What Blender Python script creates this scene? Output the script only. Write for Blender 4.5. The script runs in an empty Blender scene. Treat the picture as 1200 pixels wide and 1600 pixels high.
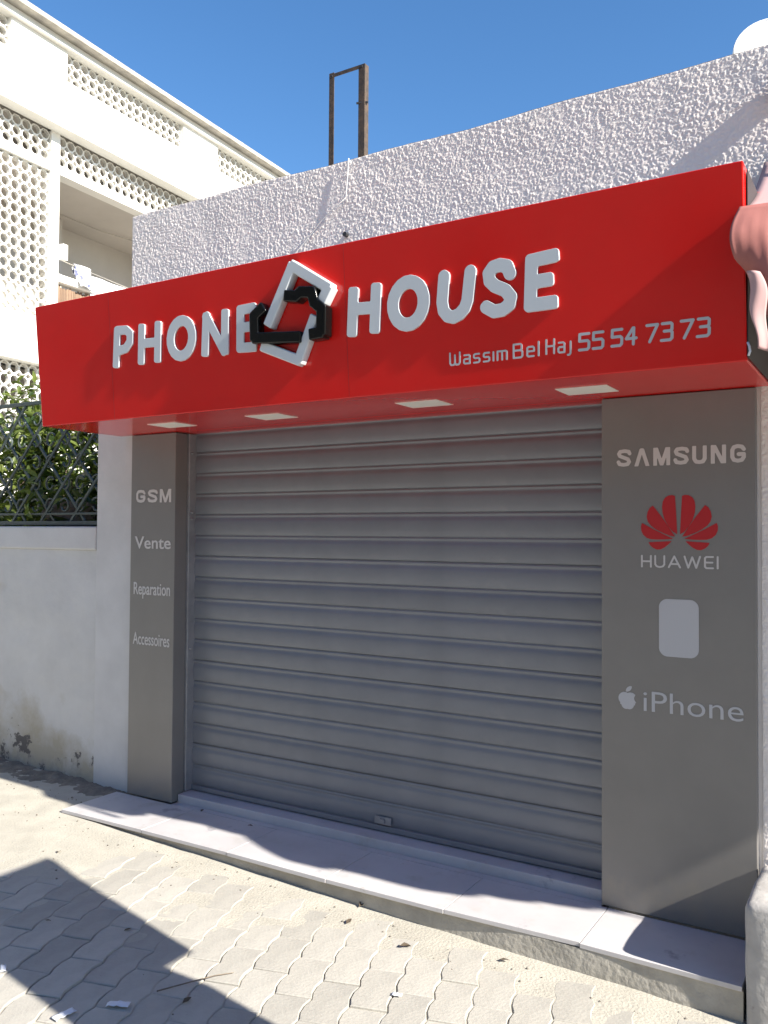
import bpy, bmesh, math, random
import numpy as np
from mathutils import Vector, Matrix, noise as mnoise
R = math.radians
rnd = random.Random(7)
scene = bpy.context.scene
col = scene.collection

# ------------------------------------------------------------------ camera
CAM = Vector((4.0833, -3.6790, 1.6))
YAW, PITCH, ROLL, FPX = .54926, .02552, .00656, 1334.34
fw = Vector((-math.sin(YAW)*math.cos(PITCH), math.cos(YAW)*math.cos(PITCH), math.sin(PITCH)))
rt = Vector((math.cos(YAW), math.sin(YAW), 0)); up = rt.cross(fw)
r2 = rt*math.cos(ROLL)+up*math.sin(ROLL); u2 = up*math.cos(ROLL)-rt*math.sin(ROLL)
cam = bpy.data.cameras.new('camera'); camo = bpy.data.objects.new('camera', cam); col.objects.link(camo)
cam.sensor_fit = 'VERTICAL'; cam.sensor_height = 32; cam.lens = FPX/1600*32
cam.clip_start = .05; cam.clip_end = 600
camo.matrix_world = Matrix(((r2.x, u2.x, -fw.x, CAM.x), (r2.y, u2.y, -fw.y, CAM.y), (r2.z, u2.z, -fw.z, CAM.z), (0, 0, 0, 1)))
scene.camera = camo

# ------------------------------------------------------------------ light
SUN_EL, SUN_PHI = R(33.1), R(5.6)        # the sun stands low, almost in line with the shop front, to the right
sdir = Vector((math.cos(SUN_PHI)*math.cos(SUN_EL), -math.sin(SUN_PHI)*math.cos(SUN_EL), math.sin(SUN_EL)))
world = bpy.data.worlds.new('World'); scene.world = world; world.use_nodes = True
wn = world.node_tree.nodes; wl = world.node_tree.links; wn.clear()
sky = wn.new('ShaderNodeTexSky'); sky.sky_type = 'NISHITA'; sky.sun_disc = False
sky.sun_elevation = SUN_EL; sky.sun_rotation = math.atan2(sdir.x, sdir.y)
sky.altitude = 0; sky.air_density = 1.0; sky.dust_density = .25; sky.ozone_density = 4.0
bg = wn.new('ShaderNodeBackground'); bg.inputs['Strength'].default_value = .08
wo = wn.new('ShaderNodeOutputWorld')
hsv = wn.new('ShaderNodeHueSaturation'); hsv.inputs['Saturation'].default_value = 1.16
wl.new(sky.outputs[0], hsv.inputs['Color']); wl.new(hsv.outputs[0], bg.inputs[0]); wl.new(bg.outputs[0], wo.inputs[0])
sl = bpy.data.lights.new('sun', 'SUN'); sl.energy = 4.6; sl.angle = R(.55); sl.color = (1, .93, .82)
so = bpy.data.objects.new('sun', sl); col.objects.link(so)
so.rotation_euler = sdir.to_track_quat('Z', 'Y').to_euler()
vs = scene.view_settings
vs.view_transform = 'Standard'; vs.look = 'None'; vs.exposure = 1.45; vs.gamma = 1; vs.use_curve_mapping = False

# ------------------------------------------------------------------ materials
def mat(name, c1, c2=None, rough=.8, metal=0., nscale=6., detail=6., bump=0., bscale=60., bdist=.01, coat=0., spec=.5, rvar=0.,
        objrand=0., stretch=None, stain=None, edge=(.35, .65)):
    m = bpy.data.materials.new(name); m.use_nodes = True
    nt = m.node_tree; n = nt.nodes; l = nt.links
    b = n['Principled BSDF']
    b.inputs['Roughness'].default_value = rough; b.inputs['Metallic'].default_value = metal
    b.inputs['Specular IOR Level'].default_value = spec
    if coat: b.inputs['Coat Weight'].default_value = coat; b.inputs['Coat Roughness'].default_value = .06
    tc = n.new('ShaderNodeTexCoord'); vec = tc.outputs['Object']
    if stretch:
        mp = n.new('ShaderNodeMapping'); mp.inputs['Scale'].default_value = stretch; l.new(vec, mp.inputs['Vector']); vec2 = mp.outputs[0]
    else: vec2 = vec
    out = None
    if c2 is not None:
        t = n.new('ShaderNodeTexNoise'); t.inputs['Scale'].default_value = nscale; t.inputs['Detail'].default_value = detail
        t.inputs['Roughness'].default_value = .62
        l.new(vec2, t.inputs['Vector'])
        mr = n.new('ShaderNodeMapRange'); mr.inputs['From Min'].default_value = edge[0]; mr.inputs['From Max'].default_value = edge[1]
        l.new(t.outputs[0], mr.inputs['Value'])
        mx = n.new('ShaderNodeMix'); mx.data_type = 'RGBA'
        mx.inputs[6].default_value = (*c1, 1); mx.inputs[7].default_value = (*c2, 1)
        l.new(mr.outputs[0], mx.inputs[0]); out = mx.outputs[2]
        if rvar:
            mm = n.new('ShaderNodeMapRange'); mm.inputs['To Min'].default_value = rough-rvar; mm.inputs['To Max'].default_value = rough+rvar
            l.new(t.outputs[0], mm.inputs['Value']); l.new(mm.outputs[0], b.inputs['Roughness'])
    if stain:      # (color, noise scale, threshold, softness, z centre or None, z fade): wear with a shape of its own
        for (sc, ss, th, sf, zc, zf) in stain:
            t = n.new('ShaderNodeTexNoise'); t.inputs['Scale'].default_value = ss; t.inputs['Detail'].default_value = 8
            t.inputs['Roughness'].default_value = .65
            l.new(vec, t.inputs['Vector'])
            src = t.outputs[0]
            if zc is not None:
                sx = n.new('ShaderNodeSeparateXYZ'); l.new(vec, sx.inputs[0])
                zr = n.new('ShaderNodeMapRange'); zr.inputs['From Min'].default_value = zc; zr.inputs['From Max'].default_value = zc+zf
                zr.inputs['To Min'].default_value = .16; zr.inputs['To Max'].default_value = -.2
                l.new(sx.outputs[2], zr.inputs['Value'])
                ad = n.new('ShaderNodeMath'); ad.operation = 'ADD'; l.new(src, ad.inputs[0]); l.new(zr.outputs[0], ad.inputs[1]); src = ad.outputs[0]
            mr = n.new('ShaderNodeMapRange'); mr.inputs['From Min'].default_value = th; mr.inputs['From Max'].default_value = th+sf
            l.new(src, mr.inputs['Value'])
            mx = n.new('ShaderNodeMix'); mx.data_type = 'RGBA'
            if out is None: mx.inputs[6].default_value = (*c1, 1)
            else: l.new(out, mx.inputs[6])
            mx.inputs[7].default_value = (*sc, 1); l.new(mr.outputs[0], mx.inputs[0]); out = mx.outputs[2]
    if objrand:
        oi = n.new('ShaderNodeObjectInfo'); mr = n.new('ShaderNodeMapRange')
        mr.inputs['To Min'].default_value = 1-objrand; mr.inputs['To Max'].default_value = 1+objrand
        l.new(oi.outputs['Random'], mr.inputs['Value'])
        hs = n.new('ShaderNodeHueSaturation'); l.new(mr.outputs[0], hs.inputs['Value'])
        if out is None: hs.inputs['Color'].default_value = (*c1, 1)
        else: l.new(out, hs.inputs['Color'])
        out = hs.outputs[0]
    if out is None: b.inputs['Base Color'].default_value = (*c1, 1)
    else: l.new(out, b.inputs['Base Color'])
    if bump:
        t = n.new('ShaderNodeTexNoise'); t.inputs['Scale'].default_value = bscale; t.inputs['Detail'].default_value = 5
        l.new(vec2, t.inputs['Vector'])
        bp = n.new('ShaderNodeBump'); bp.inputs['Strength'].default_value = bump; bp.inputs['Distance'].default_value = bdist
        l.new(t.outputs[0], bp.inputs['Height']); l.new(bp.outputs[0], b.inputs['Normal'])
    return m

M = {}
M['stucco'] = mat('stucco_white', (.85, .80, .755), (.78, .735, .695), .92, nscale=5, bump=.35, bscale=180, bdist=.004,
                  stain=[((.50, .485, .475), 1.6, .60, .3, None, 0), ((.40, .385, .37), 8, .72, .12, None, 0)])
M['plaster'] = mat('plaster_white', (.62, .62, .62), (.55, .55, .55), .9, nscale=3, bump=.25, bscale=25, bdist=.006)
M['old_plaster'] = mat('plaster_old', (.62, .62, .615), (.54, .54, .535), .92, nscale=2.2, bump=.4, bscale=14, bdist=.012,
                       stain=[((.42, .385, .31), 2.6, .43, .24, .0, .7), ((.36, .335, .29), 7, .64, .08, .05, .4), ((.13, .12, .115), 7, .735, .025, .15, .55)])
M['red'] = mat('red_cladding', (.68, .013, .010), (.63, .013, .010), .15, nscale=2, coat=.0, spec=.5, bump=.05, bscale=1.6, bdist=.02)
M['cladding'] = mat('grey_cladding', (.222, .216, .208), (.206, .200, .193), .40, metal=.25, nscale=3, bump=.06, bscale=2.2, bdist=.012, rvar=.07,
                    stain=[((.115, .11, .10), 5, .70, .10, None, 0), ((.25, .235, .205), 4, .60, .2, .0, .5)])
M['shutter'] = mat('shutter_grey', (.205, .221, .248), (.182, .197, .222), .42, metal=.2, nscale=4, bump=.16, bscale=3.5, bdist=.012, rvar=.08, objrand=.05,
                   stain=[((.13, .127, .12), 9, .66, .16, None, 0), ((.09, .075, .06), 23, .74, .06, None, 0), ((.25, .26, .275), 2.2, .60, .2, None, 0)])
M['rail_grey'] = mat('guide_rail_grey', (.34, .35, .37), (.26, .27, .285), .4, metal=.4, nscale=9, bump=.1, bscale=30, bdist=.003)
M['white_letter'] = mat('white_acrylic', (.60, .64, .67), rough=.3, coat=.1)
M['letter_side'] = M['white_letter']
M['black_gloss'] = mat('black_acrylic', (.004, .004, .004), rough=.18, spec=.35)
M['vinyl'] = mat('pale_vinyl', (.56, .55, .54), rough=.45)
M['vinyl_white'] = mat('white_vinyl', (.47, .48, .50), rough=.45)
M['vinyl_red'] = mat('red_vinyl', (.42, .008, .014), rough=.4)
M['lamp'] = mat('lamp_panel', (.86, .82, .76), rough=.4)
M['tile'] = mat('marble_tile', (.56, .55, .56), (.48, .47, .485), .33, nscale=2.4, detail=9, rvar=.08, objrand=.03,
                stain=[((.43, .415, .395), 5, .56, .16, None, 0), ((.33, .32, .35), 3.2, .63, .05, None, 0), ((.33, .31, .28), 11, .66, .1, None, 0)])
M['concrete'] = mat('concrete', (.42, .40, .355), (.32, .305, .27), .95, nscale=7, bump=.6, bscale=40, bdist=.008,
                    stain=[((.44, .42, .37), 4, .55, .15, None, 0), ((.16, .15, .14), 13, .69, .06, None, 0)])
M['block'] = mat('block_render', (.46, .45, .435), (.34, .33, .32), .95, nscale=6, bump=.35, bscale=35, bdist=.01,
                 stain=[((.22, .21, .20), 14, .66, .05, None, 0)])
M['paver'] = mat('paving_concrete', (.41, .395, .355), (.32, .31, .282), .93, nscale=5, bump=.5, bscale=70, bdist=.004, objrand=.11,
                 stain=[((.45, .43, .38), 3, .52, .2, None, 0), ((.22, .21, .185), 16, .68, .06, None, 0), ((.27, .26, .235), 1.3, .58, .14, None, 0)])
M['sand'] = mat('sand', (.43, .41, .355), (.35, .335, .29), .97, nscale=5, bump=.7, bscale=90, bdist=.006,
                stain=[((.25, .235, .20), 16, .69, .05, None, 0)])
M['dirt'] = mat('dirt', (.23, .21, .175), (.14, .125, .11), .98, nscale=12, bump=.9, bscale=60, bdist=.015)
M['ground'] = mat('ground_far', (.36, .34, .29), (.28, .265, .23), .95, nscale=.6, bump=.3, bscale=8, bdist=.02)
M['bld'] = mat('building_white', (.80, .785, .74), (.72, .705, .65), .9, nscale=1.2, bump=.15, bscale=20, bdist=.01,
               stain=[((.60, .56, .42), 1.3, .66, .16, None, 0)])
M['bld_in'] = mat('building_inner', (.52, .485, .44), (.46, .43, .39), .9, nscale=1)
M['cornice'] = mat('roof_edge', (.46, .43, .37), (.30, .28, .25), .95, nscale=5, bump=.5, bscale=30, bdist=.01)
M['iron'] = mat('fence_paint', (.075, .10, .095), (.05, .068, .064), .45, nscale=20, metal=.1, bump=.2, bscale=90, bdist=.002,
                stain=[((.19, .185, .175), 9, .62, .08, None, 0)])
M['rust'] = mat('rusty_steel', (.12, .085, .06), (.06, .05, .045), .75, metal=.4, nscale=30, bump=.3, bscale=90, bdist=.002)
M['bark'] = mat('bark', (.10, .075, .05), (.06, .045, .03), .9, nscale=20, bump=.5)
M['canvas'] = mat('canvas_pink', (.50, .33, .325), (.44, .28, .275), .85, nscale=4, bump=.2, bscale=200, bdist=.001)
M['canvas_red'] = mat('canvas_red', (.36, .135, .115), (.30, .11, .095), .8, nscale=5, bump=.2, bscale=200, bdist=.001)
M['cloth'] = mat('cloth_white', (.78, .79, .82), (.68, .70, .76), .9, nscale=5, bump=.3, bscale=25, bdist=.02)
M['print'] = mat('cloth_pattern', (.77, .78, .81), (.12, .13, .22), .9, nscale=9, edge=(.55, .6))
M['reed'] = mat('reed', (.26, .175, .115), (.17, .11, .075), .85, nscale=12, stretch=(6, 6, .6), objrand=.2)
M['dish'] = mat('dish_white', (.78, .78, .77), (.70, .70, .69), .4, nscale=3)
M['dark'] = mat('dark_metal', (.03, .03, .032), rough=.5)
M['leaf_dry'] = mat('dry_leaf', (.10, .075, .05), (.05, .04, .03), .8, nscale=30)
M['paper'] = mat('paper_scrap', (.72, .75, .80), (.60, .64, .72), .7, nscale=20)
M['twig'] = mat('twig', (.22, .18, .13), (.14, .11, .08), .8, nscale=30)
M['facade'] = mat('facade_beige', (.42, .38, .31), (.36, .33, .27), .9, nscale=1)
M['joint'] = mat('joint_red', (.36, .008, .006), rough=.5)
M['caster_part'] = mat('caster_grey', (.3, .3, .31), (.25, .25, .26), .5, nscale=3)
M['planter'] = mat('planter_clay', (.21, .18, .155), (.15, .13, .115), .9, nscale=6, bump=.4, bscale=30)
def leafmat(name, c1, c2):
    m = mat(name, c1, c2, .38, nscale=7, spec=.5)
    b = m.node_tree.nodes['Principled BSDF']
    nt = m.node_tree
    tr = nt.nodes.new('ShaderNodeBsdfTranslucent'); tr.inputs[0].default_value = (.16, .22, .03, 1)
    mx = nt.nodes.new('ShaderNodeMixShader'); mx.inputs[0].default_value = .35
    nt.links.new(b.outputs[0], mx.inputs[1]); nt.links.new(tr.outputs[0], mx.inputs[2])
    nt.links.new(mx.outputs[0], nt.nodes['Material Output'].inputs[0])
    return m
M['leaf_a'] = leafmat('leaf_green', (.045, .08, .022), (.02, .042, .014))
M['leaf_b'] = leafmat('leaf_light', (.17, .21, .05), (.08, .12, .03))

# ------------------------------------------------------------------ mesh helpers
class MB:
    def __init__(s): s.v = []; s.f = []
    def add(s, vs, fs):
        o = len(s.v); s.v += [tuple(p) for p in vs]; s.f += [tuple(i+o for i in f) for f in fs]; return s
    def box(s, x0, x1, y0, y1, z0, z1):
        return s.add([(x0,y0,z0),(x1,y0,z0),(x1,y1,z0),(x0,y1,z0),(x0,y0,z1),(x1,y0,z1),(x1,y1,z1),(x0,y1,z1)],
                     [(0,3,2,1),(4,5,6,7),(0,1,5,4),(1,2,6,5),(2,3,7,6),(3,0,4,7)])
    def tube(s, pts, r, n=6, cap=True, flat=1.):
        pts = [Vector(p) for p in pts]; rings = []
        for i, p in enumerate(pts):
            t = (pts[min(i+1, len(pts)-1)]-pts[max(i-1, 0)]).normalized()
            a = Vector((0, 1, 0)) if abs(t.y) < .9 else Vector((1, 0, 0))
            u = t.cross(a).normalized(); w = t.cross(u)
            rr = r[i] if isinstance(r, (list, tuple)) else r
            rings.append([p+u*rr*math.cos(2*math.pi*k/n)+w*rr*flat*math.sin(2*math.pi*k/n) for k in range(n)])
        vs = [q for g in rings for q in g]; fs = []
        for i in range(len(pts)-1):
            for k in range(n):
                fs.append((i*n+k, i*n+(k+1) % n, (i+1)*n+(k+1) % n, (i+1)*n+k))
        if cap: fs.append(tuple(range(n))[::-1]); fs.append(tuple((len(pts)-1)*n+k for k in range(n)))
        return s.add(vs, fs)
    def grid(s, fn, nu, nv):
        vs = [fn(i/nu, j/nv) for j in range(nv+1) for i in range(nu+1)]
        fs = [(j*(nu+1)+i, j*(nu+1)+i+1, (j+1)*(nu+1)+i+1, (j+1)*(nu+1)+i) for j in range(nv) for i in range(nu)]
        return s.add(vs, fs)
    def mesh(s, name):
        me = bpy.data.meshes.new(name); me.from_pydata(s.v, [], s.f); me.update(); return me
    def build(s, name, m, parent=None, smooth=False, bevel=0., solid=0.):
        return put(s.mesh(name), name, m, parent, smooth, bevel, solid)
def fixn(me):
    bm = bmesh.new(); bm.from_mesh(me); bmesh.ops.recalc_face_normals(bm, faces=bm.faces); bm.to_mesh(me); bm.free()
def put(me, name, m, parent=None, smooth=False, bevel=0., solid=0., recalc=True):
    if recalc: fixn(me)
    o = bpy.data.objects.new(name, me); col.objects.link(o)
    if m is not None:
        me.materials.clear()
        for k in (m if isinstance(m, (list, tuple)) else [m]): me.materials.append(k)
    if parent: o.parent = parent
    if smooth: me.polygons.foreach_set('use_smooth', [True]*len(me.polygons))
    if solid:
        md = o.modifiers.new('solid', 'SOLIDIFY'); md.thickness = solid; md.offset = 0
    if bevel:
        md = o.modifiers.new('bevel', 'BEVEL'); md.width = bevel; md.segments = 2; md.limit_method = 'ANGLE'; md.angle_limit = R(40)
    return o
def box(name, m, x0, x1, y0, y1, z0, z1, parent=None, bevel=0.):
    return MB().box(x0, x1, y0, y1, z0, z1).build(name, m, parent, bevel=bevel)
def tag(o, label=None, cat=None, group=None, kind=None):
    if label: o['label'] = label
    if cat: o['category'] = cat
    if group: o['group'] = group
    if kind: o['kind'] = kind
    return o
def empty(name, loc, label=None, cat=None, group=None, kind=None, rz=0):
    o = bpy.data.objects.new(name, None); col.objects.link(o); o.location = loc; o.rotation_euler = (0, 0, rz)
    o.empty_display_size = .1
    return tag(o, label, cat, group, kind)
def adopt(o, parent):       # parent while keeping world coordinates of the mesh
    o.parent = parent; o.matrix_parent_inverse = parent.matrix_basis.inverted(); return o

def vnoise(nx, ny, cell, seed):         # smooth value noise on a grid (numpy)
    rs = np.random.RandomState(seed)
    gx, gy = int(nx/cell)+3, int(ny/cell)+3
    g = rs.rand(gy, gx)
    x = np.arange(nx)/cell; y = np.arange(ny)/cell
    xi = x.astype(int); yi = y.astype(int); fx = x-xi; fy = y-yi
    fx = fx*fx*(3-2*fx); fy = fy*fy*(3-2*fy)
    a = g[np.ix_(yi, xi)]; b = g[np.ix_(yi, xi+1)]; c = g[np.ix_(yi+1, xi)]; d = g[np.ix_(yi+1, xi+1)]
    return (a*(1-fx)+b*fx)*(1-fy)[:, None]+(c*(1-fx)+d*fx)*fy[:, None]

def rough_sheet(name, m, x0, x1, z0, z1, y, step, amp, seed, parent, topfn=None):    # stucco skin with real relief
    nx = int((x1-x0)/step)+1; nz = int((z1-z0)/step)+1
    h = .50*vnoise(nx, nz, 2.0, seed)+.40*vnoise(nx, nz, 1.3, seed+1)+.22*vnoise(nx, nz, 4, seed+2)+.35*(vnoise(nx, nz, 45, seed+3)-.5)
    h = np.clip((h-.45)*2.2, -.2, 1.2)
    X, Z = np.meshgrid(np.linspace(x0, x1, nx), np.linspace(z0, z1, nz))
    Y = y-amp*h
    Y[0, :] = y; Y[:, 0] = y; Y[:, -1] = y
    if topfn is not None:
        Z = z0+(Z-z0)*((topfn(X)-z0)/(z1-z0))
        Y[-1, :] = y+.006
    co = np.stack([X, Y, Z], -1).reshape(-1, 3)
    idx = np.arange(nx*nz).reshape(nz, nx)
    q = np.stack([idx[:-1, :-1], idx[:-1, 1:], idx[1:, 1:], idx[1:, :-1]], -1).reshape(-1, 4)
    me = bpy.data.meshes.new(name)
    me.vertices.add(len(co)); me.vertices.foreach_set('co', co.ravel())
    me.loops.add(q.size); me.loops.foreach_set('vertex_index', q.ravel())
    me.polygons.add(len(q)); me.polygons.foreach_set('loop_start', np.arange(0, q.size, 4)); me.polygons.foreach_set('loop_total', np.full(len(q), 4))
    me.update(); me.validate()
    return put(me, name, m, parent, smooth=True, recalc=False)

# ---- outlines from strokes: a distance field traced to closed loops, filled and extruded
def sd_seg(X, Y, a, b, hw):
    ax, ay = a; bx, by = b; dx, dy = bx-ax, by-ay; L = dx*dx+dy*dy+1e-12
    t = np.clip(((X-ax)*dx+(Y-ay)*dy)/L, 0, 1)
    return np.hypot(X-ax-t*dx, Y-ay-t*dy)-hw
def sd_bar(X, Y, a, b, hw, ext, rr):
    ax, ay = a; bx, by = b; L = math.hypot(bx-ax, by-ay); ux, uy = (bx-ax)/L, (by-ay)/L
    cx, cy = (ax+bx)/2, (ay+by)/2
    p = np.abs((X-cx)*ux+(Y-cy)*uy)-(L/2+ext-rr); q = np.abs(-(X-cx)*uy+(Y-cy)*ux)-(hw-rr)
    return np.hypot(np.maximum(p, 0), np.maximum(q, 0))+np.minimum(np.maximum(p, q), 0)-rr
def trace(V, x0, y0, st):
    ny, nx = V.shape; S = {}
    ins = V < 0
    code = ins[:-1, :-1]*1+ins[:-1, 1:]*2+ins[1:, 1:]*4+ins[1:, :-1]*8
    T = {1: [(3, 0)], 2: [(0, 1)], 3: [(3, 1)], 4: [(1, 2)], 5: [(3, 2), (1, 0)], 6: [(0, 2)], 7: [(3, 2)], 8: [(2, 3)], 9: [(2, 0)],
         10: [(0, 3), (2, 1)], 11: [(2, 1)], 12: [(1, 3)], 13: [(1, 0)], 14: [(0, 3)]}
    pts = {}
    def ed(i, j, e):
        if e == 0: k = (0, i, j); a, b = (i, j), (i+1, j)
        elif e == 2: k = (0, i, j+1); a, b = (i, j+1), (i+1, j+1)
        elif e == 3: k = (1, i, j); a, b = (i, j), (i, j+1)
        else: k = (1, i+1, j); a, b = (i+1, j), (i+1, j+1)
        if k not in pts:
            va, vb = V[a[1], a[0]], V[b[1], b[0]]; t = va/(va-vb)
            pts[k] = (x0+st*(a[0]+t*(b[0]-a[0])), y0+st*(a[1]+t*(b[1]-a[1])))
        return k
    jj, ii = np.nonzero((code > 0) & (code < 15))
    for j, i in zip(jj, ii):
        for e0, e1 in T[int(code[j, i])]: S[ed(i, j, e0)] = ed(i, j, e1)
    loops = []
    while S:
        k0 = next(iter(S)); k = k0; lp = []
        while k in S: lp.append(pts[k]); k = S.pop(k)
        if len(lp) > 5: loops.append(lp)
    out = []
    for lp in loops:        # drop points on straight runs
        n = len(lp); keep = []
        for i in range(n):
            a, b, c = lp[i-1], lp[i], lp[(i+1) % n]
            cr = abs((b[0]-a[0])*(c[1]-b[1])-(b[1]-a[1])*(c[0]-b[0])); 
            if cr > .02*st*st or i % 6 == 0: keep.append(b)
        if len(keep) > 3: out.append(keep)
    return out
def field(bounds, st, fn):
    x0, x1, y0, y1 = bounds
    nx = int((x1-x0)/st)+3; ny = int((y1-y0)/st)+3
    X, Y = np.meshgrid(x0-st+st*np.arange(nx), y0-st+st*np.arange(ny))
    return trace(fn(X, Y), x0-st, y0-st, st)
def loops_mesh(loops, depth, bevel=0.):
    cu = bpy.data.curves.new('outline', 'CURVE'); cu.dimensions = '2D'; cu.fill_mode = 'BOTH'
    cu.extrude = depth/2-bevel; cu.bevel_depth = bevel; cu.bevel_resolution = 1
    if bevel: cu.offset = -bevel
    for lp in loops:
        s = cu.splines.new('POLY'); s.points.add(len(lp)-1)
        for p, q in zip(s.points, lp): p.co = (q[0], q[1], 0, 1)
        s.use_cyclic_u = True
    ob = bpy.data.objects.new('outline', cu); col.objects.link(ob)
    bpy.context.view_layer.update()
    me = bpy.data.meshes.new_from_object(ob.evaluated_get(bpy.context.evaluated_depsgraph_get()))
    bpy.data.objects.remove(ob); bpy.data.curves.remove(cu)
    return me
def strokes_loops(pls, hw, st=None, clip=None, caps='bar'):
    st = st or hw*.22
    xs = [p[0] for l in pls for p in l]; ys = [p[1] for l in pls for p in l]
    def fn(X, Y):
        D = np.full(X.shape, 1e3)
        for pl in pls:
            if len(pl) == 2 and caps == 'bar': D = np.minimum(D, sd_bar(X, Y, pl[0], pl[1], hw, hw*.85, hw*.5))
            else:
                for a, b in zip(pl, pl[1:]): D = np.minimum(D, sd_seg(X, Y, a, b, hw))
        if clip: D = np.maximum(D, np.maximum(clip[0]-Y, Y-clip[1]))
        return D
    return field((min(xs)-hw*1.3, max(xs)+hw*1.3, min(ys)-hw*1.3, max(ys)+hw*1.3), st, fn)
def stand(me, yfn, depth):      # from the (x, y) plane to the upright (x, z) plane; back on yfn(z), front towards the street
    for v in me.vertices:
        x, y, z = v.co; v.co = (x, yfn(y)-depth/2-.0006-z, y)
    me.update(); return me
def text_mesh(s, x0, x1, zb, cap, depth, bold=0.):
    cu = bpy.data.curves.new('txt', 'FONT'); cu.body = s; cu.size = 1; cu.offset = bold; cu.extrude = .001; cu.resolution_u = 4
    ob = bpy.data.objects.new('txt', cu); col.objects.link(ob); bpy.context.view_layer.update()
    me = bpy.data.meshes.new_from_object(ob.evaluated_get(bpy.context.evaluated_depsgraph_get()))
    bpy.data.objects.remove(ob); bpy.data.curves.remove(cu)
    xs = [v.co.x for v in me.vertices]; a, b = min(xs), max(xs)
    for v in me.vertices:
        v.co.x = x0+(v.co.x-a)/(b-a)*(x1-x0); v.co.y = zb+v.co.y*cap/.70; v.co.z = (1 if v.co.z > 0 else -1)*depth/2
    return me

# stroke alphabet (unit height)
G = {
 'W': (.76, [[(0,1),(0,.15),(.09,0),(.29,0),(.38,.15),(.38,.8)], [(.38,.15),(.47,0),(.67,0),(.76,.15),(.76,1)]]),
 'a': (.46, [[(.05,.7),(.38,.7),(.46,.62),(.46,0),(.1,0),(.02,.08),(.02,.3),(.1,.38),(.46,.38)]]),
 's': (.44, [[(.42,.7),(.1,.7),(.02,.62),(.02,.43),(.1,.36),(.36,.36),(.44,.28),(.44,.08),(.36,0),(.02,0)]]),
 'i': (.0, [[(0,0),(0,.7)]]),
 'm': (.68, [[(0,0),(0,.7),(.6,.7),(.68,.62),(.68,0)], [(.34,.7),(.34,0)]]),
 'B': (.58, [[(0,0),(0,1),(.45,1),(.53,.92),(.53,.62),(.45,.54),(0,.54)], [(.45,.54),(.58,.44),(.58,.1),(.5,0),(0,0)]]),
 'e': (.46, [[(.02,.37),(.46,.37),(.46,.62),(.38,.7),(.1,.7),(.02,.62),(.02,.08),(.1,0),(.44,0)]]),
 'l': (.0, [[(0,1),(0,0)]]),
 'H': (.58, [[(0,0),(0,1)], [(.58,0),(.58,1)], [(0,.53),(.58,.53)]]),
 'j': (.15, [[(.15,.7),(.15,-.12),(.07,-.22),(-.05,-.22)]]),
 '5': (.62, [[(.6,1),(0,1),(0,.56),(.52,.56),(.62,.46),(.62,.1),(.52,0),(0,0)]]),
 '4': (.62, [[(.45,0),(.45,1),(.40,1),(0,.36),(.62,.36)]]),
 '7': (.62, [[(0,1),(.64,1),(.2,0)]]),
 '3': (.62, [[(.02,1),(.52,1),(.6,.92),(.6,.62),(.52,.54),(.15,.54)], [(.52,.54),(.62,.44),(.62,.1),(.52,0),(0,0)]]),
}
GB = {  # bold wide capitals
 'S': (.64, [[(.60,.74),(.56,.85),(.36,.89),(.14,.86),(.07,.74),(.12,.61),(.52,.42),(.58,.27),(.50,.14),(.30,.11),(.10,.15),(.05,.27)]]),
 'A': (.72, [[(.06,-.1),(.33,.9),(.39,.9),(.66,-.1)]]),
 'M': (.78, [[(.08,-.1),(.08,1.1)], [(.10,1.05),(.39,.05)], [(.39,.05),(.68,1.05)], [(.70,-.1),(.70,1.1)]]),
 'U': (.64, [[(.08,1.2),(.08,.30),(.16,.14),(.32,.11),(.48,.14),(.56,.30),(.56,1.2)]]),
 'N': (.66, [[(.08,-.1),(.08,1.1)], [(.10,1.05),(.56,-.05)], [(.58,-.1),(.58,1.1)]]),
 'G': (.66, [[(.58,.72),(.50,.85),(.32,.89),(.15,.84),(.08,.68),(.08,.32),(.15,.16),(.32,.11),(.50,.15),(.58,.30),(.58,.46),(.36,.46)]]),
}
GT = {  # thin wide capitals
 'H': (.7, [[(0,0),(0,1)], [(.7,0),(.7,1)], [(0,.5),(.7,.5)]]),
 'U': (.7, [[(0,1),(0,.25),(.1,.07),(.3,0),(.4,0),(.6,.07),(.7,.25),(.7,1)]]),
 'A': (.85, [[(0,0),(.42,1),(.85,0)], [(.14,.3),(.71,.3)]]),
 'W': (1.15, [[(0,1),(.28,0),(.575,.95),(.87,0),(1.15,1)]]),
 'E': (.6, [[(.6,1),(.12,1),(.02,.88),(.02,.12),(.12,0),(.6,0)], [(.02,.5),(.56,.5)]]),
 'I': (0, [[(0,0),(0,1)]]),
}
def set_word(word, alpha, gap, space=.5):
    x = 0; res = []
    for ch in word:
        if ch == ' ': x += space; continue
        w, pls = alpha[ch]; res += [[(x+p[0], p[1]) for p in pl] for pl in pls]; x += w+gap
    return res, x-gap
def word_mesh(word, alpha, x0, x1, zb, cap, hw, depth, gap=.28, space=.3, clip=None, slant=0., caps='round'):
    pls, W = set_word(word, alpha, gap, space)
    s = (x1-x0)/W
    pls = [[(x0+p[0]*s+slant*p[1]*cap, zb+p[1]*cap) for p in pl] for pl in pls]
    cl = (zb, zb+cap) if clip else None
    return loops_mesh(strokes_loops(pls, hw, hw*.3, cl, caps), depth)

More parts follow.
